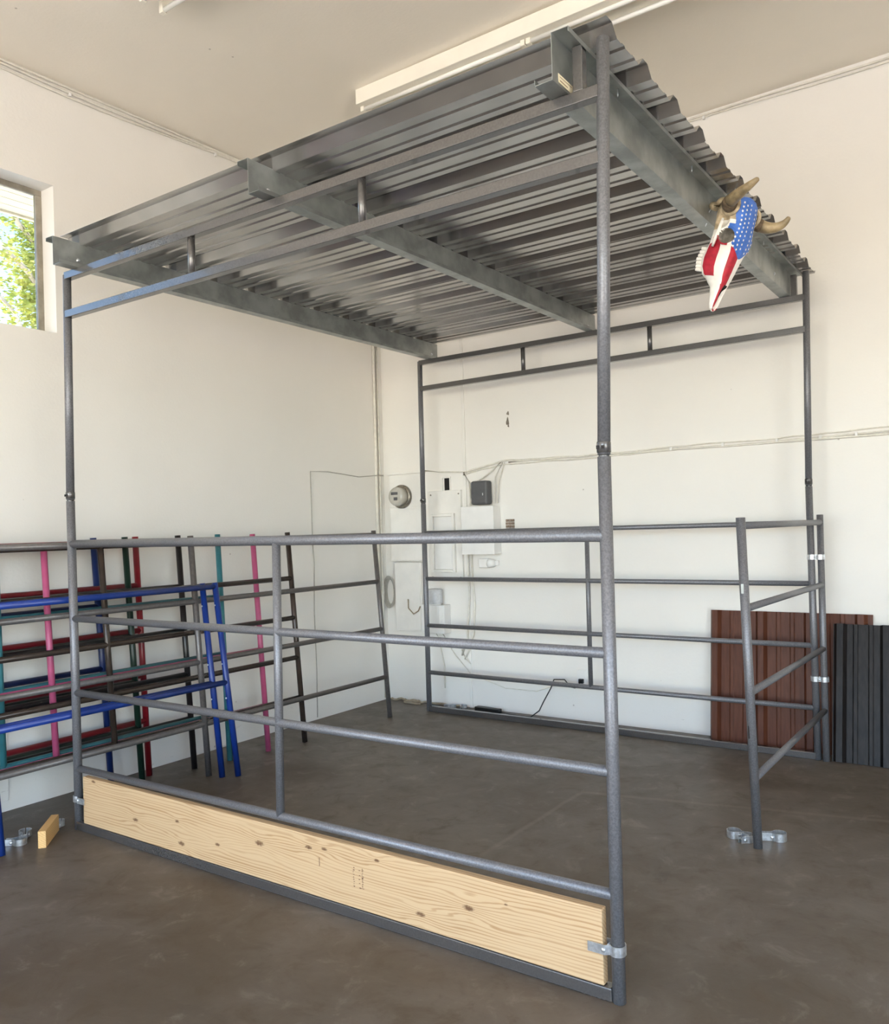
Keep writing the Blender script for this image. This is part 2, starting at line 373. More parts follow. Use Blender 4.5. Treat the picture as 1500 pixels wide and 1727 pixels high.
# square upper rails, near and far frame
part(MB().bar((-3.09, 0, 2.979), (.03, 0, 2.965), .040, .040), 'top_rail', M['pipe_dark'], .003)
part(MB().bar((-3.10, 0, 2.772), (.025, 0, 2.750), .040, .040), 'top_rail', M['pipe_dark'], .003)
part(MB().bar((-3.105, L, 2.988), (.015, L, 2.985), .040, .040), 'top_rail', M['pipe_dark'], .003)
part(MB().bar((-3.105, L, 2.765), (.012, L, 2.778), .040, .040), 'top_rail', M['pipe_dark'], .003)
for x, y, z0, z1 in ((-2.047, 0, 2.765, 2.975), (-.995, 0, 2.755, 2.968), (-2.086, L, 2.768, 2.985), (-1.04, L, 2.772, 2.985)):
    part(MB().tube((x, y, z0), (x, y, z1), .0175, 18), 'strut', M['pipe_dark'])
part(MB().bar((-.040, 0, 2.985), (-.040, 0, 3.135), .036, .036, (0, 1, 0)), 'stub_tube', M['pipe_dark'], .003)
part(MB().bar((-.052, L, 3.004), (-.052, L, 3.14), .036, .036, (0, 1, 0)), 'stub_tube', M['pipe_dark'], .003)
# z-section purlins: web, top flange and bottom flange to opposite sides, stiffening lips
def purlin(xw, y0, y1, zb0, zb1, side, h=.152):
    fl, lip = .062, .018
    prof = [(side * fl, h - lip * .9), (side * fl, h), (0, h), (0, 0), (-side * fl, 0), (-side * fl, lip)]
    mb = MB(); m = len(prof); t = .0022
    a = [V((xw + px, y0, zb0 + pz)) for px, pz in prof]
    return mb.strip(a, (0, y1 - y0, zb1 - zb0), t)
pl = []
for xw, y0, y1, zb0, zb1, side in ((-3.018, -.118, 3.33, 3.0, 3.006, -1), (-1.53, -.107, 3.335, 2.996, 3.006, -1), (-.079, -.125, 3.30, 2.988, 3.008, 1)):
    pl.append(part(purlin(xw, y0, y1, zb0, zb1, side), 'purlin', M['galv']))
for o, sc in ((pl[0], [(-3.013, .02, 3.055), (-3.013, 3.24, 3.06)]), (pl[1], [(-1.525, .0, 3.04), (-1.525, 3.2, 3.05)]), (pl[2], [(-.074, 2.75, 3.05)])):
    for (x, y, z) in sc: MB().lathe([(.011, 0), (.011, .002), (.0065, .002), (.0065, .008)], (x, y, z), (1, 0, 0), 10).build('screw', M['clamp'], o)
for y in (.33, 1.15, 2.4): MB().lathe([(.003, 0), (.003, -.022), (.0005, -.03)], (-.045, y, 3.138 + .006 * y), (0, 0, 1), 8).build('screw', M['clamp'], pl[2])
mb = MB().box((-.0765, -.085, 2.997), (-.0755, .018, 3.026)); 
mb.box((-.0755, -.075, 3.017), (-.0752, .010, 3.019), 1); mb.box((-.0755, -.075, 3.004), (-.0752, -.02, 3.007), 1)
mb.build('sticker', [M['sticker'], M['ink']], pl[2])
# ribbed roof sheets, ribs running along x
PIT = .3075
ZP = 3.150
def ribprof(y):                                            # height of sheet above the pan at y
    t = ((y + .02) / PIT) % 1.0; d = min(t, 1 - t) * PIT
    if d < .022: return .037
    if d < .060: return .037 * (.060 - d) / .038
    for c in (.36, .64):
        e = abs(t - c) * PIT
        if e < .010: return .0055
        if e < .018: return .0055 * (.018 - e) / .008
    return 0.
def yknots(a, b):
    s = {a, b}
    for k in range(-1, 13):
        y = -.02 + k * PIT
        for d in (-.060, -.022, .022, .060): s.add(y + d)
        for c in (.36, .64):
            for d in (-.018, -.010, .010, .018): s.add(y + c * PIT + d)
    return sorted(q for q in s if a - 1e-9 <= q <= b + 1e-9)
edges = [-.042, .96, 1.88, 2.805, 3.325]
for i in range(4):
    a, b = edges[i], edges[i + 1]
    zo = lambda y: -.006 + .0055 * y
    for_x0, for_x1 = -3.075, (.078, .074, .070, .055)[i]
    mb = MB(); pr = [V((for_x0, y, ZP + zo(y) + ribprof(y) + .001 * (i % 2))) for y in yknots(a, b)]
    mb.strip(pr, (for_x1 - for_x0, 0, -.004), -.0012)
    part(mb, 'roof_sheet', M['roof'])

# ------------------------------------------------------------------ panel clamps (two bent straps and a bolt)
def strap(mb, pts, z0, z1, t=.004): mb.strip([V((p[0], p[1], z0)) for p in pts], (0, 0, z1 - z0), t)
def arc(c, r, a0, a1, n=10): return [(c[0] + r * math.cos(math.radians(a0 + (a1 - a0) * i / n)), c[1] + r * math.sin(math.radians(a0 + (a1 - a0) * i / n))) for i in range(n + 1)]
def xf(pts, c, ang):
    ca, sa = math.cos(ang), math.sin(ang); return [(c[0] + ca * x - sa * y, c[1] + sa * x + ca * y) for x, y in pts]
def clamp(label, c, z, ang, tail=.085, r=.0245, h=.032, group=None, twin=False, gap=(.0085, -.0085)):
    """ring round a pipe at c, tail along local -x; twin = second ring at the tail end"""
    t = thing('panel_clamp', label, 'clamp', (c[0], c[1], z), group)
    if twin:
        g = tail
        up = arc((0, 0), r, -10, 150) + [(-g / 2, .009)] + arc((-g, 0), r, 30, 190)
        dn = arc((0, 0), r, -20, -150) + [(-g / 2, -.009)] + arc((-g, 0), r, -30, -160)
        bx = -g / 2
    else:
        up = arc((0, 0), r, 5, 140) + [(-.036, gap[0] + .001), (-.046, gap[0]), (-tail, gap[0])]
        dn = arc((0, 0), r, -5, -140) + [(-.036, gap[1] - .001), (-.046, gap[1]), (-tail, gap[1])]
        bx = -.038
    mb = MB(); strap(mb, xf(up, c, ang), z - h / 2, z + h / 2, .0035); mb.build('strap', M['clamp'], t)
    mb = MB(); strap(mb, xf(dn, c, ang), z - h / 2, z + h / 2, -.0035); mb.build('strap', M['clamp'], t)
    e_ = 0 if twin else max(0, gap[0] - .0085)
    p = xf([(bx, -.018 - e_), (bx, .018 + e_)], c, ang)
    mb = MB().tube((*p[0], z), (*p[1], z), .004, 10); d = V((p[1][0] - p[0][0], p[1][1] - p[0][1], 0)).normalized()
    mb.lathe([(.0085, 0), (.0085, .004), (.006, .0065), (.001, .0075)], (*p[0], z), -d, 12); mb.lathe([(.0075, -.006), (.0075, 0)], (*p[1], z), d, 6)
    mb.build('bolt', M['clamp'], t); return t
clamp('galvanized clamp on the front right post gripping the board end', (.0, 0), .172, 0, .094, gap=(.0185, -.0265))
clamp('small galvanized clamp on the front left post beside the board', (-W, 0), .165, math.pi, .10, gap=(.0265, -.0185))
clamp('upper galvanized clamp joining the far right posts', (.052, L + .006), 1.305, 0, .053, twin=True)
clamp('lower galvanized clamp joining the far right posts', (.054, L + .002), .52, 0, .055, twin=True)

# wood board
BL, BR, BZ0, BZ1 = -3.03, -.043, .049, .297
kn = [(.10, .235, .013), (.46, .10, .016), (.79, .150, .012), (.82, .05, .018), (1.08, .095, .013), (1.36, .155, .02), (1.66, .195, .014), (1.75, .205, .012), (2.03, .215, .011), (2.24, .055, .016), (2.46, .130, .018), (2.62, .18, .006)]
bo = thing('wood_board', 'long pale pine board with knots standing along the near base rail', 'board', (BL, 0, BZ0))
woodm = wood_mat('pine board', (.58, .41, .235), (.36, .20, .085), [(u, v - BZ0 * 0 - .0, r) for u, v, r in kn], 0, 74.)
mb = MB(); mb.bar((BL, -.004, (BZ0 + BZ1) / 2), (BR, -.004, (BZ0 + BZ1) / 2), .036, BZ1 - BZ0); mb.build('plank', woodm, bo, .004)
mb = MB(); rnd = random.Random(5); x0 = BL + 1.905
for (cx, n, w) in ((0, 9, .008), (.030, 5, .012), (.045, 14, .012)):       # faint vertical ink stamp, one part for each column
    mb = MB()
    for i in range(n):
        z = BZ0 + .085 + (i / max(n, 1)) * .085 + rnd.uniform(0, .003); a = x0 + cx + rnd.uniform(0, .003)
        mb.box((a, -.0232, z), (a + w * rnd.uniform(.3, 1), -.0221, z + rnd.uniform(.0015, .0035)))
    mb.build('ink_stamp', M['ink'], bo)
MB().box((BL + 1.72, -.0232, BZ0 + .13), (BL + 1.7225, -.0221, BZ0 + .165)).build('ink_mark', M['ink'], bo)

# short gate panel clamped to the far right post
g = thing('pipe_gate', 'short grey four rail pipe panel jutting from the far right post', 'panel', (.05, 1.53, 0))
fb, ft = V((.05, 1.523, 0)), V((.05, 1.402, 1.568)); bb, bt = V((.055, 3.168, 0)), V((.052, 3.226, 1.577))
def onp(a, b, z): return a + (b - a) * (z / b.z)
MB().tube(fb, ft, RP, 24).build('post', M['pipe'], g); MB().tube(bb, bt, .0205, 24).build('post', M['pipe'], g)
for z0, z1 in ((1.531, 1.527), (1.143, 1.125), (.744, .715), (.334, .322)): MB().tube(onp(fb, ft, z0), onp(bb, bt, z1), .0178, 18).build('rail', M['pipe'], g)
s0 = onp(fb, ft, .56); MB().box((s0.x - .012, s0.y - .0218, s0.z - .03), (s0.x - .006, s0.y - .0195, s0.z + .03)).build('slot', M['dark'], g)
s0 = onp(fb, ft, 1.26); MB().box((s0.x - .008, s0.y - .0222, s0.z - .045), (s0.x + .004, s0.y - .0195, s0.z + .0)).build('sticker', M['galv'], g)

# ------------------------------------------------------------------ pipe panels leaning on the left wall
def lean_panel(label, mat, yb, yt, xb, xt, five=False, left=None, mids=(), r=.0195, ztop=1.565, rails=None, extra=()):
    """right leg foot (xb, yb), head (xt, yt); left leg is 3.05 m along -y unless given; mids span top rail to bottom rail"""
    n = 'corral_fence'; left = 3.05 if left is None else left
    t = thing(n, label, 'panel', (xb, yb, 0), 'pipe panels leaning on the left wall')
    f0, h0 = V((xb, yb, .0)), V((xt, yt, ztop)); s = V((0, -left, 0)); sk = V((0, -(yt - yb) * .0, 0))
    P = lambda z, u: f0 + (h0 - f0) * (z / ztop) + s * u
    hs = rails or ((.335, .63, .925, 1.22, 1.515) if five else (.335, .735, 1.13, 1.525))
    for u in (0, 1) + tuple(extra): MB().tube(P(0, u) + V((0, 0, .002)), P(ztop, u), r, 18).build('leg', mat, t)
    for z in hs: MB().tube(P(z, 0), P(z, 1), r * .92, 16).build('rail', mat, t)
    for u in mids: MB().tube(P(hs[0], u), P(hs[-1], u), r * .92, 16).build('upright', mat, t)
    return t, P
lean_panel('navy blue pipe panel leaning against the left wall behind the others', M['navy'], .557, .511, -3.68, -3.735)
lean_panel('red five rail pipe panel leaning against the left wall', M['red'], .794, .781, -3.625, -3.690, True, None, (), .0195, 1.565, (.36, .655, .95, 1.245, 1.53))
lean_panel('dark green pipe panel leaning beside the red one', M['green'], .707, .670, -3.575, -3.640, True)
lean_panel('black pipe panel leaning just behind the grey one', M['black'], 1.047, 1.039, -3.49, -3.592, True)
lean_panel('teal pipe panel leaning against the left wall', M['teal'], 1.297, 1.33, -3.430, -3.538, False, None, (.5,))
lean_panel('pink pipe panel leaning against the left wall', M['pink'], 1.599, 1.605, -3.375, -3.488, False, None, (.51,), .0195, 1.56, (.325, .725, 1.12, 1.515))
lean_panel('dark bronze pipe panel with five rails leaning left of the corner', M['bronze'], 1.909, 1.903, -3.32, -3.438, True, None, (.503,))
lean_panel('long grey pipe panel leaning nearest the room corner', M['greypipe'], 2.844, 2.842, -3.265, -3.385, False, 3.72, (), .0195, 1.56, None, (.5,))
for (lab, yb, yt, xb, xt) in (('short blue two rail panel leaning behind its blue twin', 1.01, 1.01, -3.165, -3.312), ('short blue two rail panel leaning in front of its blue twin', 1.079, 1.079, -3.092, -3.272)):
    t, P = lean_panel(lab, M['bluepaint'], yb, yt, xb, xt, False, 1.50, (), .0195, 1.246, (.60, 1.222))
    t['group'] = 'short blue panels on the left'
    for z in (1.10, .50, .72):
        q = P(z, 0) + V((0.0, -.022, .0)); MB().ball(q, .006, 6).build('bolt', M['clamp'], t)

# ------------------------------------------------------------------ ribbed sheets leaning on the back wall
def lean_sheet(label, mat, x0, x1, yb, yt, h, ribs, rh=.030, hw=(.018, .038)):
    t = thing('metal_sheet', label, 'metal sheet', (x0, yb, 0))
    d = V((0, yt - yb, h)); up = d.normalized(); out = V((0, -up.z, up.y))
    ks = {x0, x1}
    for c in ribs:
        for q in (-hw[1], -hw[0], hw[0], hw[1]): ks.add(c + q)
    minor = [(a + b) / 2 + s * .045 for a, b in zip(ribs, ribs[1:]) for s in (-1, 1)]
    for c in minor:
        for q in (-.017, -.009, .009, .017): ks.add(c + q)
    def hgt(x):
        for c in ribs:
            e = abs(x - c)
            if e <= hw[0] + 1e-6: return rh
            if e < hw[1]: return rh * (hw[1] - e) / (hw[1] - hw[0])
        for c in minor:
            e = abs(x - c)
            if e <= .009 + 1e-6: return .005
            if e < .017: return .005 * (.017 - e) / .008
        return 0.
    pr = [V((x, yb, .002)) + out * hgt(x) for x in sorted(k for k in ks if x0 <= k <= x1)]
    MB().strip(pr, d, .0015).build('sheet', mat, t)
lean_sheet('brown ribbed metal sheet leaning against the back wall', M['brown'], -.735, .315, 3.33, 3.435, .915, (-.70, -.385, -.07, .245))
lean_sheet('charcoal ribbed metal sheet leaning in front of the brown one', M['charcoal'], .086, 1.05, 3.185, 3.375, .855, (.13, .40, .71, 1.0))

# ------------------------------------------------------------------ electrical things on the back wall
Y = YW
def wbox(name, label, cat, x0, x1, z0, z1, d, mat, bev=.003, y=None):
    y = Y if y is None else y
    t = thing(name, label, cat, ((x0 + x1) / 2, y, z0)); MB().box((x0, y - d, z0), (x1, y, z1)).build('body', mat, t, bev); return t
t = wbox('meter_cabinet', 'white painted utility cabinet in the corner carrying the round meter', 'electrical cabinet', -3.655, -3.29, 1.275, 2.07, .055, M['white'])
MB().box((-3.650, Y - .060, 1.765), (-3.295, Y - .055, 2.05)).build('upper_cover', M['white'], t, .002)
MB().box((-3.650, Y - .060, 1.285), (-3.295, Y - .055, 1.745)).build('lower_cover', M['white'], t, .002)
MB().box((-3.67, Y - .075, 2.062), (-3.275, Y, 2.078)).build('rain_lip', M['white'], t, .002)
t = thing('electric_meter', 'round glass electric meter mounted on the corner cabinet', 'meter', (-3.50, Y - .06, 1.86))
MB().lathe([(.107, 0), (.107, .026), (.098, .032), (.086, .032)], (-3.50, Y - .06, 1.86), (0, -1, 0), 32).build('ring', M['ring'], t)
MB().lathe([(.086, .02), (.085, .09), (.078, .104), (.05, .108), (.0, .108)], (-3.50, Y - .06, 1.86), (0, -1, 0), 32).build('cover', M['glassclear'], t)
mb = MB().box((-3.545, Y - .171, 1.875), (-3.47, Y - .167, 1.90)).box((-3.515, Y - .171, 1.825), (-3.475, Y - .167, 1.853)); mb.build('display', M['darkbox'], t)
t = wbox('service_box', 'tall white painted service box below the meter cabinet', 'electrical cabinet', -3.625, -3.325, .64, 1.262, .05, M['white'])
MB().box((-3.617, Y - .055, .652), (-3.333, Y - .05, 1.25)).build('cover', M['white'], t, .002)
MB().path([(-3.47, Y - .06, .93), (-3.46, Y - .07, .85), (-3.40, Y - .075, .80), (-3.35, Y - .07, .83), (-3.335, Y - .06, .87)], .006, 8).build('pull_wire', M['cable_t'], t)
t = wbox('breaker_box', 'white painted breaker panel with a narrow door beside the batten', 'electrical panel', -3.23, -2.885, 1.10, 1.893, .03, M['white'])
dr = MB().box((-3.195, Y - .060, 1.175), (-3.172, Y - .03, 1.69)).box((-2.968, Y - .060, 1.175), (-2.945, Y - .03, 1.69)).box((-3.172, Y - .060, 1.667), (-2.968, Y - .03, 1.69)).box((-3.172, Y - .060, 1.175), (-2.968, Y - .03, 1.198)).build('door_frame', M['white'], t, .003)
MB().box((-3.168, Y - .044, 1.202), (-2.972, Y - .030, 1.663)).build('door', M['cabinet'], dr, .002)
for x, z in ((-3.205, 1.86), (-2.905, 1.86), (-3.205, 1.13), (-2.905, 1.13)): MB().lathe([(.007, 0), (.007, .004), (.001, .006)], (x, Y - .03, z), (0, -1, 0), 10).build('screw', M['ring'], t)
t = thing('wall_cavity', 'small dark open hole in the wall above the breaker panel', 'wall hole', (-3.05, Y, 1.9))
mb = MB().box((-3.098, Y - .012, 1.895), (-3.085, Y, 2.005)).box((-3.012, Y - .012, 1.895), (-3.0, Y, 2.005)).box((-3.098, Y - .012, 2.005), (-3.0, Y, 2.015)); mb.build('rim', M['white'], t, .001)
MB().box((-3.07, Y - .004, 1.897), (-3.012, Y - .001, 2.003)).build('opening', M['dark'], t)
t = wbox('junction_box', 'white metal box under the dark grey unit on the back wall', 'electrical box', -2.815, -2.50, 1.337, 1.735, .12, M['cabinet'])
MB().box((-2.820, Y - .128, 1.332), (-2.495, Y - .12, 1.740)).build('cover', M['cabinet'], t, .003)
t = thing('control_unit', 'dark grey plastic unit standing on top of the white box', 'control unit', (-2.645, Y - .06, 1.745))
MB().box((-2.735, Y - .10, 1.752), (-2.57, Y - .01, 1.955)).build('housing', M['darkbox'], t, .018)
MB().box((-2.615, Y - .102, 1.83), (-2.607, Y - .099, 1.85)).build('lamp', M['clamp'], t)
t = thing('brick_patch', 'small exposed brick patch right of the white box', 'wall patch', (-2.405, Y, 1.53))
mb = MB(); 
for i in range(3):
    for j in range(4): mb.box((-2.45 + i * .029, Y - .006 - .001 * ((i + j) % 3), 1.525 + j * .025), (-2.45 + i * .029 + .026, Y, 1.525 + j * .025 + .022))
mb.build('bricks', M['brick'], t, .002)
t = thing('camera_box', 'small white device under the white box', 'sensor', (-2.63, Y, 1.21))
MB().box((-2.70, Y - .06, 1.215), (-2.60, Y, 1.295)).build('body', M['cabinet'], t, .008)
MB().lathe([(.036, 0), (.036, .05), (.028, .062), (.001, .064)], (-2.585, Y - .012, 1.255), (0, -1, 0), 20).build('lens_ring', M['cabinet'], t)
MB().box((-2.56, Y - .03, 1.235), (-2.525, Y, 1.275)).build('bracket', M['cabinet'], t, .004)
t = wbox('wall_shelf_box', 'white box on the wall below the grey cylinder', 'electrical box', -3.295, -3.045, .64, .89, .10, M['cabinet'])
mb = MB()
for i in range(4): mb.box((-3.10 + i * .014, Y - .102, .66), (-3.10 + i * .014 + .006, Y - .10, .87))
mb.build('vent', M['white'], t)
t = thing('smart_speaker', 'light grey round speaker standing on the white wall box', 'speaker', (-3.13, Y - .05, .891))
MB().lathe([(.066, .012), (.069, .016), (.069, .128), (.062, .138)], (-3.16, Y - .075, .891), (0, 0, 1), 28).build('body', M['speaker'], t)
MB().lathe([(.058, 0), (.060, .012)], (-3.16, Y - .075, .891), (0, 0, 1), 28).build('foot', M['cabinet'], t)
t = thing('wall_outlet', 'white outlet plate low on the back wall', 'outlet', (-1.78, Y, .31))
MB().box((-1.83, Y - .006, .29), (-1.745, Y, .405)).build('plate', M['cabinet'], t, .002)
mb = MB().box((-1.81, Y - .03, .30), (-1.77, Y - .006, .335)); mb.build('plug', M['cable_b'], t, .003)
t = thing('power_lead', 'thin black cord hanging from the low outlet to the floor', 'cord', (-1.9, Y, 0))
MB().path([(-1.79, Y - .032, .31), (-1.83, Y - .05, .265), (-1.87, Y - .05, .27), (-1.92, Y - .05, .325), (-2.01, Y - .06, .32), (-2.035, Y - .07, .25), (-2.09, Y - .10, .14), (-2.12, Y - .12, .07), (-2.20, Y - .15, .006), (-2.27, Y - .16, .006)], .005, 8).build('cord', M['cable_b'], t)
# conduits and cables
def cable(name, label, cat, runs, clips=(), mat='cable_w', group=None):
    t = thing(name, label, cat, runs[0][0][0], group)
    for pts, r in runs: MB().path(pts, r, 8).build('cable' if len(runs) > 1 else 'wire', M[mat], t)
    for c in clips: MB().box((c[0] - .008, c[1] - .008, c[2] - .012), (c[0] + .008, c[1] + .008, c[2] + .012)).build('clip', M['cabinet'], t, .002)
    return t
t = thing('conduit', 'pair of white painted conduits running down the room corner', 'conduit', (XW + .02, 3.34, 0))
MB().path([(XW + .014, 3.335, 4.45), (XW + .014, 3.335, 2.2), (XW + .016, 3.33, 1.0)], .013, 10).build('pipe', M['cable_w'], t)
MB().path([(XW + .012, 3.385, 4.45), (XW + .012, 3.385, 2.0), (XW + .014, 3.38, .02)], .011, 10).build('pipe', M['cable_w'], t)
cable('corner_wire', 'thin wire stapled across the left wall and down to the floor', 'wire', [([(XW + .006, 3.44, 2.07), (XW + .034, 3.40, 2.068), (XW + .036, 3.32, 2.066), (XW + .006, 3.27, 2.06), (XW + .006, 3.1, 2.045), (XW + .006, 2.7, 2.075), (XW + .006, 2.49, 2.07), (XW + .006, 2.492, 1.5), (XW + .006, 2.505, 1.3), (XW + .006, 2.49, .9), (XW + .006, 2.50, .4), (XW + .006, 2.493, .02)], .004)], (), 'cable_g')
rr = random.Random(11)
def run(p, q, n, sag, r0):
    return [lerp(p, q, i / n) + V((0, 0, -sag * math.sin(math.pi * ((i / n * 3.) % 1.0)) + rr.uniform(-.004, .004))) for i in range(n + 1)]
yb_ = Y - .012
cable('cable_bundle', 'white cables crossing the back wall from the corner panels to the right', 'cables',
      [(run((-2.86, yb_, 2.04), (-2.46, yb_, 2.112), 8, .0, 0) + run((-2.40, yb_, 2.114), (1.9, yb_, 2.07), 40, .006, 0), .008),
       (run((-2.86, yb_, 2.025), (-2.46, yb_, 2.085), 8, .0, 0) + run((-2.40, yb_, 2.085), (1.9, yb_, 2.115), 40, .008, 0), .006),
       (run((-2.40, yb_, 2.10), (1.9, yb_, 2.145), 40, .008, 0), .005),
       ([(-3.28, yb_, 2.085), (-3.1, yb_, 2.06), (-2.86, yb_, 2.045)], .006),
       ([(-2.47, yb_, 2.11), (-2.55, yb_ - .01, 2.04), (-2.68, yb_ - .03, 1.96)], .006),
       ([(-2.46, yb_, 2.10), (-2.53, yb_ - .01, 1.98), (-2.54, yb_ - .02, 1.76)], .005),
       ([(-2.44, yb_, 2.10), (-2.50, yb_ - .01, 1.93), (-2.51, yb_ - .02, 1.76)], .005),
       ([(-2.85, yb_, 2.03), (-2.80, yb_, 1.95), (-2.79, yb_, 1.75)], .008),
       ([(-2.68, yb_ - .05, 1.96), (-2.77, yb_ - .05, 1.76)], .005)],
      [(x, yb_ - .006, 2.10) for x in (-1.0, -.62, -.25, .03, .25, .75)])
cable('drop_cable', 'white cables hanging down beside the batten below the white box', 'cables',
      [([(-2.80, yb_, 1.34), (-2.795, yb_, 1.1), (-2.78, yb_, .9), (-2.80, yb_, .65), (-2.85, yb_, .50), (-2.90, yb_, .42)], .008),
       ([(-2.83, yb_ - .01, 1.34), (-2.83, yb_ - .01, .95), (-2.86, yb_ - .01, .6), (-2.93, yb_, .45)], .008),
       ([(-2.93, yb_, .50), (-2.90, yb_, .44), (-2.84, yb_, .385)], .006), ([(-3.2, yb_, .63), (-3.17, yb_, .58), (-3.12, yb_, .35), (-3.12, yb_, .15)], .005), ([(-3.13, yb_, .63), (-3.0, yb_, .45), (-2.85, yb_, .3), (-2.5, yb_, .2), (-2.2, yb_, .2), (-1.95, yb_, .29)], .004)])
cl = thing('cable_coil', 'coil of grey cable hanging at the room corner', 'coil', (XW + .03, 3.40, .98))
for k in range(5):
    MB().path([(XW + .02 + .02 * math.sin(a), Y - .02 - .02 * k * .3 - .002, .98) and V((XW + .055 + (.040 + .006 * k) * math.cos(a), Y - .02 - .006 * k, .99 + (.115 + .008 * k) * math.sin(a))) for a in [2 * math.pi * i / 28 for i in range(28)]], .0035, 6, True).build('loop', M['cable_g'], cl)
def cz(x, y): return CZ(x, y)
cable('ceiling_cable', 'white cables clipped along the top of the left wall', 'cables',
      [([V((XW + .012, y, cz(XW, y) - .035 - .012 * math.sin(y * 2.3))) for y in [-2 + i * .22 for i in range(25)]], .008),
       ([V((XW + .010, y, cz(XW, y) - .055 - .02 * math.sin(y * 2.3 + .4))) for y in [-2 + i * .22 for i in range(25)]], .006),
       ([V((XW + .014, y, cz(XW, y) - .018)) for y in [-2 + i * .22 for i in range(25)]], .007)], [(XW + .014, .44, cz(XW, .44) - .055), (XW + .014, 1.58, cz(XW, 1.58) - .05)])
cable('ceiling_cable', 'white cables clipped along the top of the back wall', 'cables',
      [([V((x, Y - .012, cz(x, Y) - .03 - .008 * math.sin(x * 2.9))) for x in [-3.7 + i * .25 for i in range(30)]], .008),
       ([V((x, Y - .010, cz(x, Y) - .05 - .012 * math.sin(x * 2.9 + .5))) for x in [-3.7 + i * .25 for i in range(30)]], .006)], [(-.68, Y - .014, cz(-.7, Y) - .045)])
t = thing('wall_scar', 'small torn mark in the plaster high on the back wall', 'wall damage', (-2.40, Y, 2.42))
mb = MB(); 
for (x, z, rx, rz) in ((-2.40, 2.51, .012, .016), (-2.405, 2.44, .014, .034), (-2.398, 2.405, .008, .012)):
    k = len(mb.v); n = 12
    for i in range(n):
        a = 2 * math.pi * i / n; q = 1 + .25 * math.sin(3 * a + x * 90); mb.v.append(V((x + rx * q * math.cos(a), Y - .0015, z + rz * q * math.sin(a))))
    mb.face(range(k, k + n))
mb.build('gouge', M['ring'], t)
# access panel outline low on the left wall
MBp = MB().box((XW, -.55, .06), (XW + .006, -.045, .80)); tag(MBp.build('access_cover', M['wall'], None, .002, (XW, -.3, .06)), 'flat white cover plate low on the left wall', 'cover')

# things on the floor along the back wall
t = thing('extension_cord', 'tan cord lying bunched on the floor at the corner', 'cord', (-3.5, Y - .06, 0))
MB().path([(-3.70 + .02 * i, Y - .05 - .025 * math.sin(i * .8), .012 + .006 * math.sin(i * 1.7)) for i in range(22)], .010, 8).build('cord', M['cable_t'], t)
MB().path([V((-3.42 + .09 * math.cos(a), Y - .10 + .04 * math.sin(a), .011 + .004 * math.sin(3 * a))) for a in [2 * math.pi * i / 20 for i in range(20)]], .009, 8, True).build('loop', M['cable_t'], t)
MB().path([(-3.28 + .03 * i, Y - .045 - .012 * math.sin(i), .012) for i in range(14)], .009, 8).build('cord', M['cable_t'], t)
t = thing('power_strip', 'black power strip lying on the floor by the back wall', 'power strip', (-2.62, Y - .09, 0))
MB().bar((-2.75, Y - .085, .022), (-2.50, Y - .105, .022), .055, .038).build('body', M['cable_b'], t, .006)
MB().path([(-2.50, Y - .105, .02), (-2.40, Y - .11, .008), (-2.30, Y - .12, .008), (-2.20, Y - .12, .008)], .005, 8).build('lead', M['cable_b'], t)
for i, (x, y, a) in enumerate(((-2.98, Y - .10, .3), (-2.89, Y - .07, 1.9))):
    clamp(('loose zinc clamp on the floor behind the far base rail, nearer the corner', 'loose zinc clamp on the floor beside the black power strip')[i], (x, y), .0175, a, .08)
# floor clamps and wood block at the left, clamps at the gate foot
clamp('loose zinc clamp lying nearest the left frame edge', (-3.165, -.29), .0175, .75, .07, .028)
clamp('loose zinc clamp standing beside the wood block', (-3.262, -.212), .0175, 2.6, .06, .028)
clamp('zinc clamp lying left of the gate foot', (-.085, 1.60), .0195, 2.9, .085, .030, .036)
clamp('zinc clamp lying between the gate foot and the left clamp', (-.012, 1.583), .0175, 1.1, .055, .028, .034)
clamp('zinc clamp lying right of the gate foot', (.115, 1.665), .0205, .45, .10, .030, .038)
wbk = thing('wood_block', 'short offcut of pine lumber standing on edge left of the shelter', 'wood block', (-3.0, -.25, 0))
wm = wood_mat('pine offcut', (.72, .46, .19), (.50, .27, .09), [], 0, 90.)
a0, a1 = V((-3.011, -.26, .043)), V((-3.198, -.084, .043))
MB().bar(a0, a1, .038, .086).build('lumber', wm, wbk, .002)
clamp('zinc clamp lying against the back end of the wood block', (-3.232, -.040), .022, 2.2, .05, .022)

# ------------------------------------------------------------------ fluorescent fixtures
def fixture(label, x0, x1, y0, w, z):
    t = thing('fluorescent_fixture', label, 'ceiling light', ((x0 + x1) / 2, y0 + w / 2, z))
    zt = min(CZ(x, y0) for x in (x0, x1)) - .001; z = zt - .098
    MB().box((x0, y0, z), (x1, y0 + w * .45, zt)).build('housing', M['cream'], t, .004)
    mb = MB(); mb.strip([(x0, y0 + w * .45, z + .06), (x0, y0 + w * .75, z + .04), (x0, y0 + w, z + .012)], (x1 - x0, 0, 0), .003); mb.build('reflector', M['cream'], t)
    n = max(1, round((x1 - x0) / 1.22)); ln = (x1 - x0) / n
    for i in range(n):
        for dy in (.26, .85):
            yy = y0 + w * dy; a, b = x0 + i * ln + .03, x0 + (i + 1) * ln - .03
            MB().tube((a, yy, z - .015), (b, yy, z - .015), .013, 14).build('lamp_tube', M['tube'], t)
            for q in (a - .012, b + .012): MB().box((q - .014, yy - .016, z - .032), (q + .014, yy + .016, z + .03)).build('lamp_holder', M['cream'], t, .004)
    return t
fixture('long fluorescent strip on the ceiling above the shelter roof', -2.40, 2.6, 1.62, .22, 4.395)
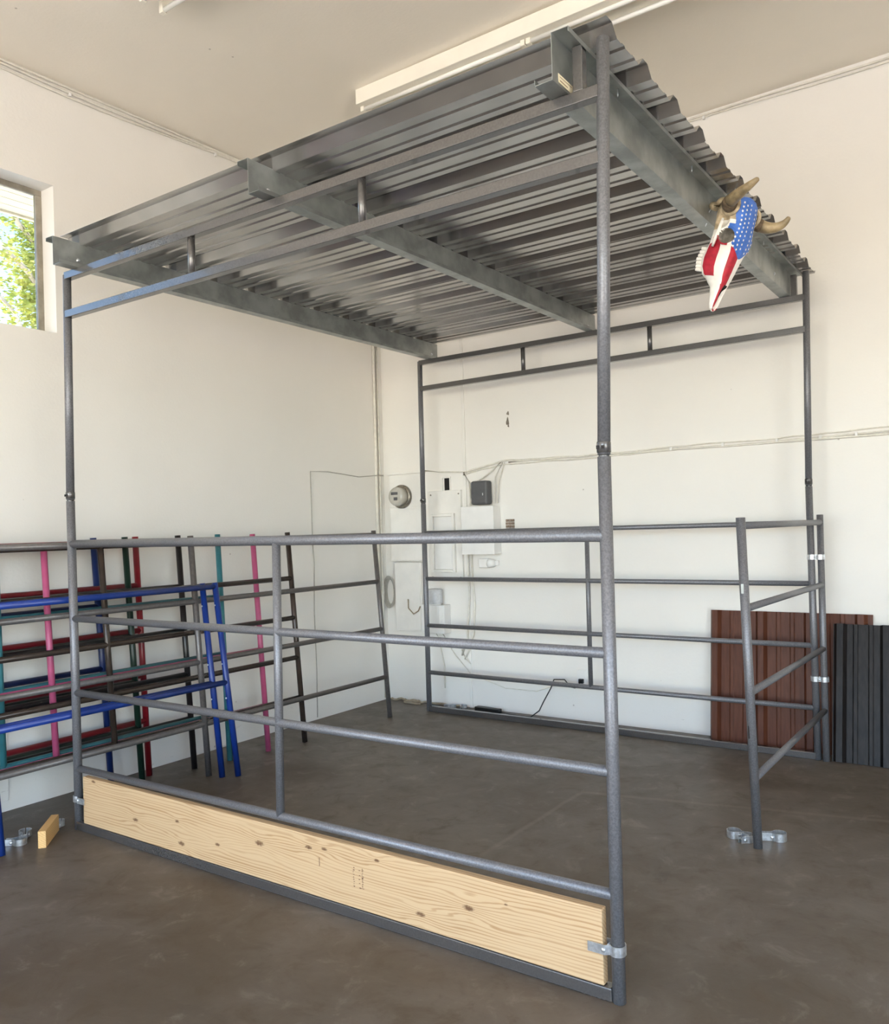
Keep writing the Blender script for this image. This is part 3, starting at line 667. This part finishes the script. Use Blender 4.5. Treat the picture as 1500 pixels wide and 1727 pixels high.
fixture('fluorescent fixture whose end shows at the upper left frame edge', -2.52, .0, .05, .20, 4.355)

# ------------------------------------------------------------------ painted cow skull
SC = .96
SR = Matrix(((-.229, .9156, .3305), (-.9684, -.2488, .0182), (.0988, -.3159, .9436)))
SO = V((.085, 1.518, 3.03))
def S(l): return SR @ (V(l) * SC) + SO
sk = thing('cow_skull', 'horned cow skull painted with stars and stripes hanging from the right purlin', 'skull', tuple(SO))
#        z     half-w  front y  back y  sharp
SEC = [(.050, .030, .022, -.045), (.040, .062, .034, -.075), (.020, .088, .042, -.105), (-.03, .096, .050, -.118), (-.08, .088, .056, -.115), (-.115, .094, .058, -.108), (-.15, .104, .058, -.100),
       (-.19, .098, .055, -.105), (-.225, .078, .051, -.128), (-.26, .070, .046, -.140), (-.30, .064, .040, -.138), (-.335, .056, .034, -.118), (-.365, .043, .028, -.080), (-.40, .034, .021, -.050),
       (-.44, .031, .013, -.040), (-.475, .029, .007, -.030), (-.497, .022, .002, -.022), (-.508, .008, -.004, -.014)]
def sec(z):
    for a, b in zip(SEC, SEC[1:]):
        if b[0] <= z <= a[0]:
            t = (z - a[0]) / (b[0] - a[0]); t2 = t * t * (3 - 2 * t) * .5 + t * .5
            return [a[i] + (b[i] - a[i]) * t2 for i in (1, 2, 3)]
    return SEC[-1][1:]
def surf(z, ph):
    w, f, b = sec(z); c, s = math.cos(ph), math.sin(ph); e = .72
    px = w * math.copysign(abs(s) ** e, s); py = (f + b) / 2 + (f - b) / 2 * math.copysign(abs(c) ** e, c)
    p = V((px, py, z)); q = p.copy()
    # eye sockets, temple hollow, nasal opening
    for sd in (1, -1):
        d = V((sd * .098, .006, -.158)); r = math.hypot(p.y - d.y, p.z - d.z)
        if sd * p.x > .03:
            if r < .036: q.x -= sd * .060 * (1 - (r / .036) ** 6)
            elif r < .048: q.x += sd * .006 * (1 - abs(r - .042) / .006)
        r2 = math.hypot((p.y + .045) / 1.0, (p.z + .085) / 1.0)
        if sd * p.x > .03 and r2 < .040: q.x -= sd * .030 * (1 - (r2 / .040) ** 2)
        r3 = math.hypot((p.y + .055), (p.z + .185) / 1.3)
        if sd * p.x > .03 and r3 < .026: q.x -= sd * .030 * (1 - (r3 / .026) ** 2)
    if z < -.385 and c > 0 and abs(p.x) < .017:
        k = min(1, (-.385 - z) / .02) * (1 - (abs(p.x) / .017) ** 2); k *= min(1, max(0, (z + .503) / .012)); q.y -= .026 * k
    return q
NZ, NP = 270, 210
zs = [.050 - i * (.558 / NZ) for i in range(NZ + 1)]
mb = MB()
for z in zs:
    for j in range(NP): mb.v.append(S(surf(z, 2 * math.pi * j / NP)))
def paint(z, ph):
    """0 bone 1 white 2 red 3 blue 4 dark; ph 0 = front, +90 deg = near side"""
    d = math.degrees(ph); d = d - 360 if d > 180 else d
    w, f, b = sec(z); p = surf(z, ph); ad = abs(d)
    u = p.x / w
    r = math.hypot(p.y - .006, p.z + .158)
    if ad > 40 and r < .037: return 5
    if ad > 60 and r < .045 and z < -.16: return 2
    if z < -.375 and -12 < d < 50: return 4 if (z > -.435 and abs(p.x) < .014) else 2
    edge = 62 - 18 * max(0, min(1, (-.06 - z) / .10))
    if z > -.245 + .0012 * ad and d < edge and d > -150 and z < .052: return 3
    if 0 < d < 100 and -.14 < z < -.095 and r < .075: return 3 if d < 78 else 1
    if z > -.075 and ad > 58: return 0
    if z > -.13 and ad > 105: return 0
    if d > -150:
        if z > -.345 and 84 < d < 122 and z < -.165: return 2
        if 2 < d < 44 and z < -.20: return 2
        if -75 < d < -35: return 2
    return 1
for i in range(NZ):
    zc = (zs[i] + zs[i + 1]) / 2
    for j in range(NP):
        a, b = i * NP, (i + 1) * NP; mb.face((a + j, a + (j + 1) % NP, b + (j + 1) % NP, b + j), True, paint(zc, 2 * math.pi * (j + .5) / NP))
mb.face(range(NP), True, 3); mb.face([NZ * NP + j for j in range(NP)][::-1], True, 1)
# small white painted stars as flat dabs on the blue forehead
for i in range(11):
    for j in range(7):
        z = .012 - i * .021 - (.010 if j % 2 else 0); ph = math.radians(-58 + j * 16)
        if paint(z, ph % (2 * math.pi)) != 3 or z < -.215: continue
        p = surf(z, ph); pu = surf(z - .004, ph) - surf(z + .004, ph); pv = surf(z, ph + .03) - surf(z, ph - .03)
        n = pu.cross(pv).normalized()
        if n.y < 0: n = -n
        pu.normalize(); pv = n.cross(pu); k = len(mb.v)
        for q in range(10):
            a = 2 * math.pi * q / 10; rr_ = .0058 if q % 2 == 0 else .0036; mb.v.append(S(p + n * .0016 + pu * rr_ * 1.15 * math.cos(a) + pv * rr_ * math.sin(a)))
        mb.face(range(k, k + 10), False, 1)
mb.build('skull', [M['bone'], M['pwhite'], M['pred'], M['pblue'], M['dark'], M['socket']], sk)
hp = {1: [(.085, -.015, -.015), (.135, -.005, -.018), (.172, .040, -.002), (.197, .092, .022), (.204, .135, .052), (.200, .160, .078)],
      -1: [(-.085, -.015, -.015), (-.135, -.005, -.028), (-.172, .035, -.035), (-.190, .080, -.026), (-.194, .115, -.002), (-.192, .132, .028)]}
for sd, pts in hp.items():
    P_ = [V(p) for p in pts]; fine = []; rad = []; N = 26
    for i in range(N + 1):                                  # Catmull-Rom through the control points
        t = i / N * (len(P_) - 1); k = min(int(t), len(P_) - 2); u = t - k
        p0, p1, p2, p3 = P_[max(k - 1, 0)], P_[k], P_[k + 1], P_[min(k + 2, len(P_) - 1)]
        fine.append(.5 * ((2 * p1) + (p2 - p0) * u + (2 * p0 - 5 * p1 + 4 * p2 - p3) * u * u + (3 * p1 - p0 - 3 * p2 + p3) * u ** 3))
        rad.append(SC * max(.006, .035 * (1 - (i / N) ** 1.6 * .74)) * (1 if i < N else .55))
    h = MB().path([S(p) for p in fine[7:]], rad[7:], 16).build('horn', M['horn'], sk)
    MB().path([S(p) for p in fine[:9]], [r * 1.04 for r in rad[:9]], 16).build('horn_base', M['horn_dark'], h)
    c = V((sd * .100, -.012, -.016)); ring = [S(c + V((0, .042 * math.cos(a), .042 * math.sin(a)))) for a in [2 * math.pi * i / 22 for i in range(22)]]
    MB().path(ring, .008, 8, True).build('horn_ring', M['bone'], h)
mb = MB()
for sd in (1, -1):
    for i in range(7):
        z = -.215 - i * .0175; c = S((sd * .045, -.139 + abs(i - 3) * .004, z)); mb.box((-.010, -.016, -.0075), (.010, .012, .0075), 0, SR, c)
mb.build('teeth', M['pwhite'], sk, .003)
mb = MB(); c = V((.03, -.115, .012)); 
for q in ((.045, -.105, .010), (-.02, -.125, .010)): mb.ball(S(q), .030, 8)
mb.path([S((.06, -.09, -.005)), S((.062, -.125, -.010)), S((.055, -.150, -.005)), S((.04, -.165, -.01))], [.02, .022, .02, .008], 10)
mb.build('occipital_bone', M['bone'], sk)
mb = MB(); mb.path([S((.088, -.045, -.075)), S((.096, -.042, -.105)), S((.101, -.042, -.14)), S((.098, -.05, -.18)), S((.085, -.06, -.21))], [.006, .008, .008, .009, .006], 10); mb.build('cheek_arch', M['pwhite'], sk)
MB().path([S((.05, -.12, -.0)), S((.062, -.15, -.02)), S((.07, -.155, -.05)), S((.062, -.148, -.075)), S((.066, -.15, -.11))], .0022, 6).build('wire', M['clamp'], sk)
MB().path([S((.0, -.09, .03)), S((0, -.09, .10))], .0022, 6).build('wire', M['clamp'], sk)

# ------------------------------------------------------------------ light: daylight through the open front and the window
w = bpy.data.worlds.new('sky'); bpy.context.scene.world = w; w.use_nodes = True; nt = w.node_tree
sky = nt.nodes.new('ShaderNodeTexSky'); sky.sky_type = 'NISHITA'; sky.sun_disc = False; sky.sun_elevation = math.radians(58); sky.sun_rotation = math.radians(165)
sky.altitude = 200; sky.air_density = 1.0; sky.dust_density = .6; sky.ozone_density = 1.4
bg = nt.nodes['Background']; nt.links.new(sky.outputs[0], bg.inputs[0]); bg.inputs[1].default_value = .35
sl = bpy.data.lights.new('sun', 'SUN'); sl.energy = 9.0; sl.angle = math.radians(.6); sl.color = (1., .96, .91)
so = bpy.data.objects.new('sun', sl); C.objects.link(so)
az, el = math.radians(20), math.radians(66)              # sun stands in front of the building, a little to the left
d = V((-math.sin(az) * math.cos(el), -math.cos(az) * math.cos(el), math.sin(el))); so.rotation_euler = d.to_track_quat('Z', 'Y').to_euler(); so.location = d * 30

# ------------------------------------------------------------------ camera
cam = bpy.data.cameras.new('camera'); co = bpy.data.objects.new('camera', cam); C.objects.link(co)
F, CX, CY = 1389.18, 768.79, 881.90
cam.sensor_fit = 'HORIZONTAL'; cam.sensor_width = 36; cam.lens = F / 1500 * 36
cam.shift_x = -(CX - 750) / 1500; cam.shift_y = (CY - 863.5) / 1500
rx, ro, rz = 1.5777, -.0296, .6013
R = Matrix.Rotation(rz, 3, 'Z') @ Matrix.Rotation(rx, 3, 'X') @ Matrix.Rotation(ro, 3, 'Z')
co.matrix_world = Matrix.Translation((1.1215, -2.4962, 1.5564)) @ R.to_4x4(); cam.clip_start = .05
sc = bpy.context.scene; sc.camera = co
vs = sc.view_settings; vs.view_transform = 'Standard'; vs.look = 'None'; vs.gamma = 1; vs.use_curve_mapping = False; vs.exposure = 2.12
sc.cycles.use_denoising = True; sc.cycles.max_bounces = 12; sc.cycles.diffuse_bounces = 8
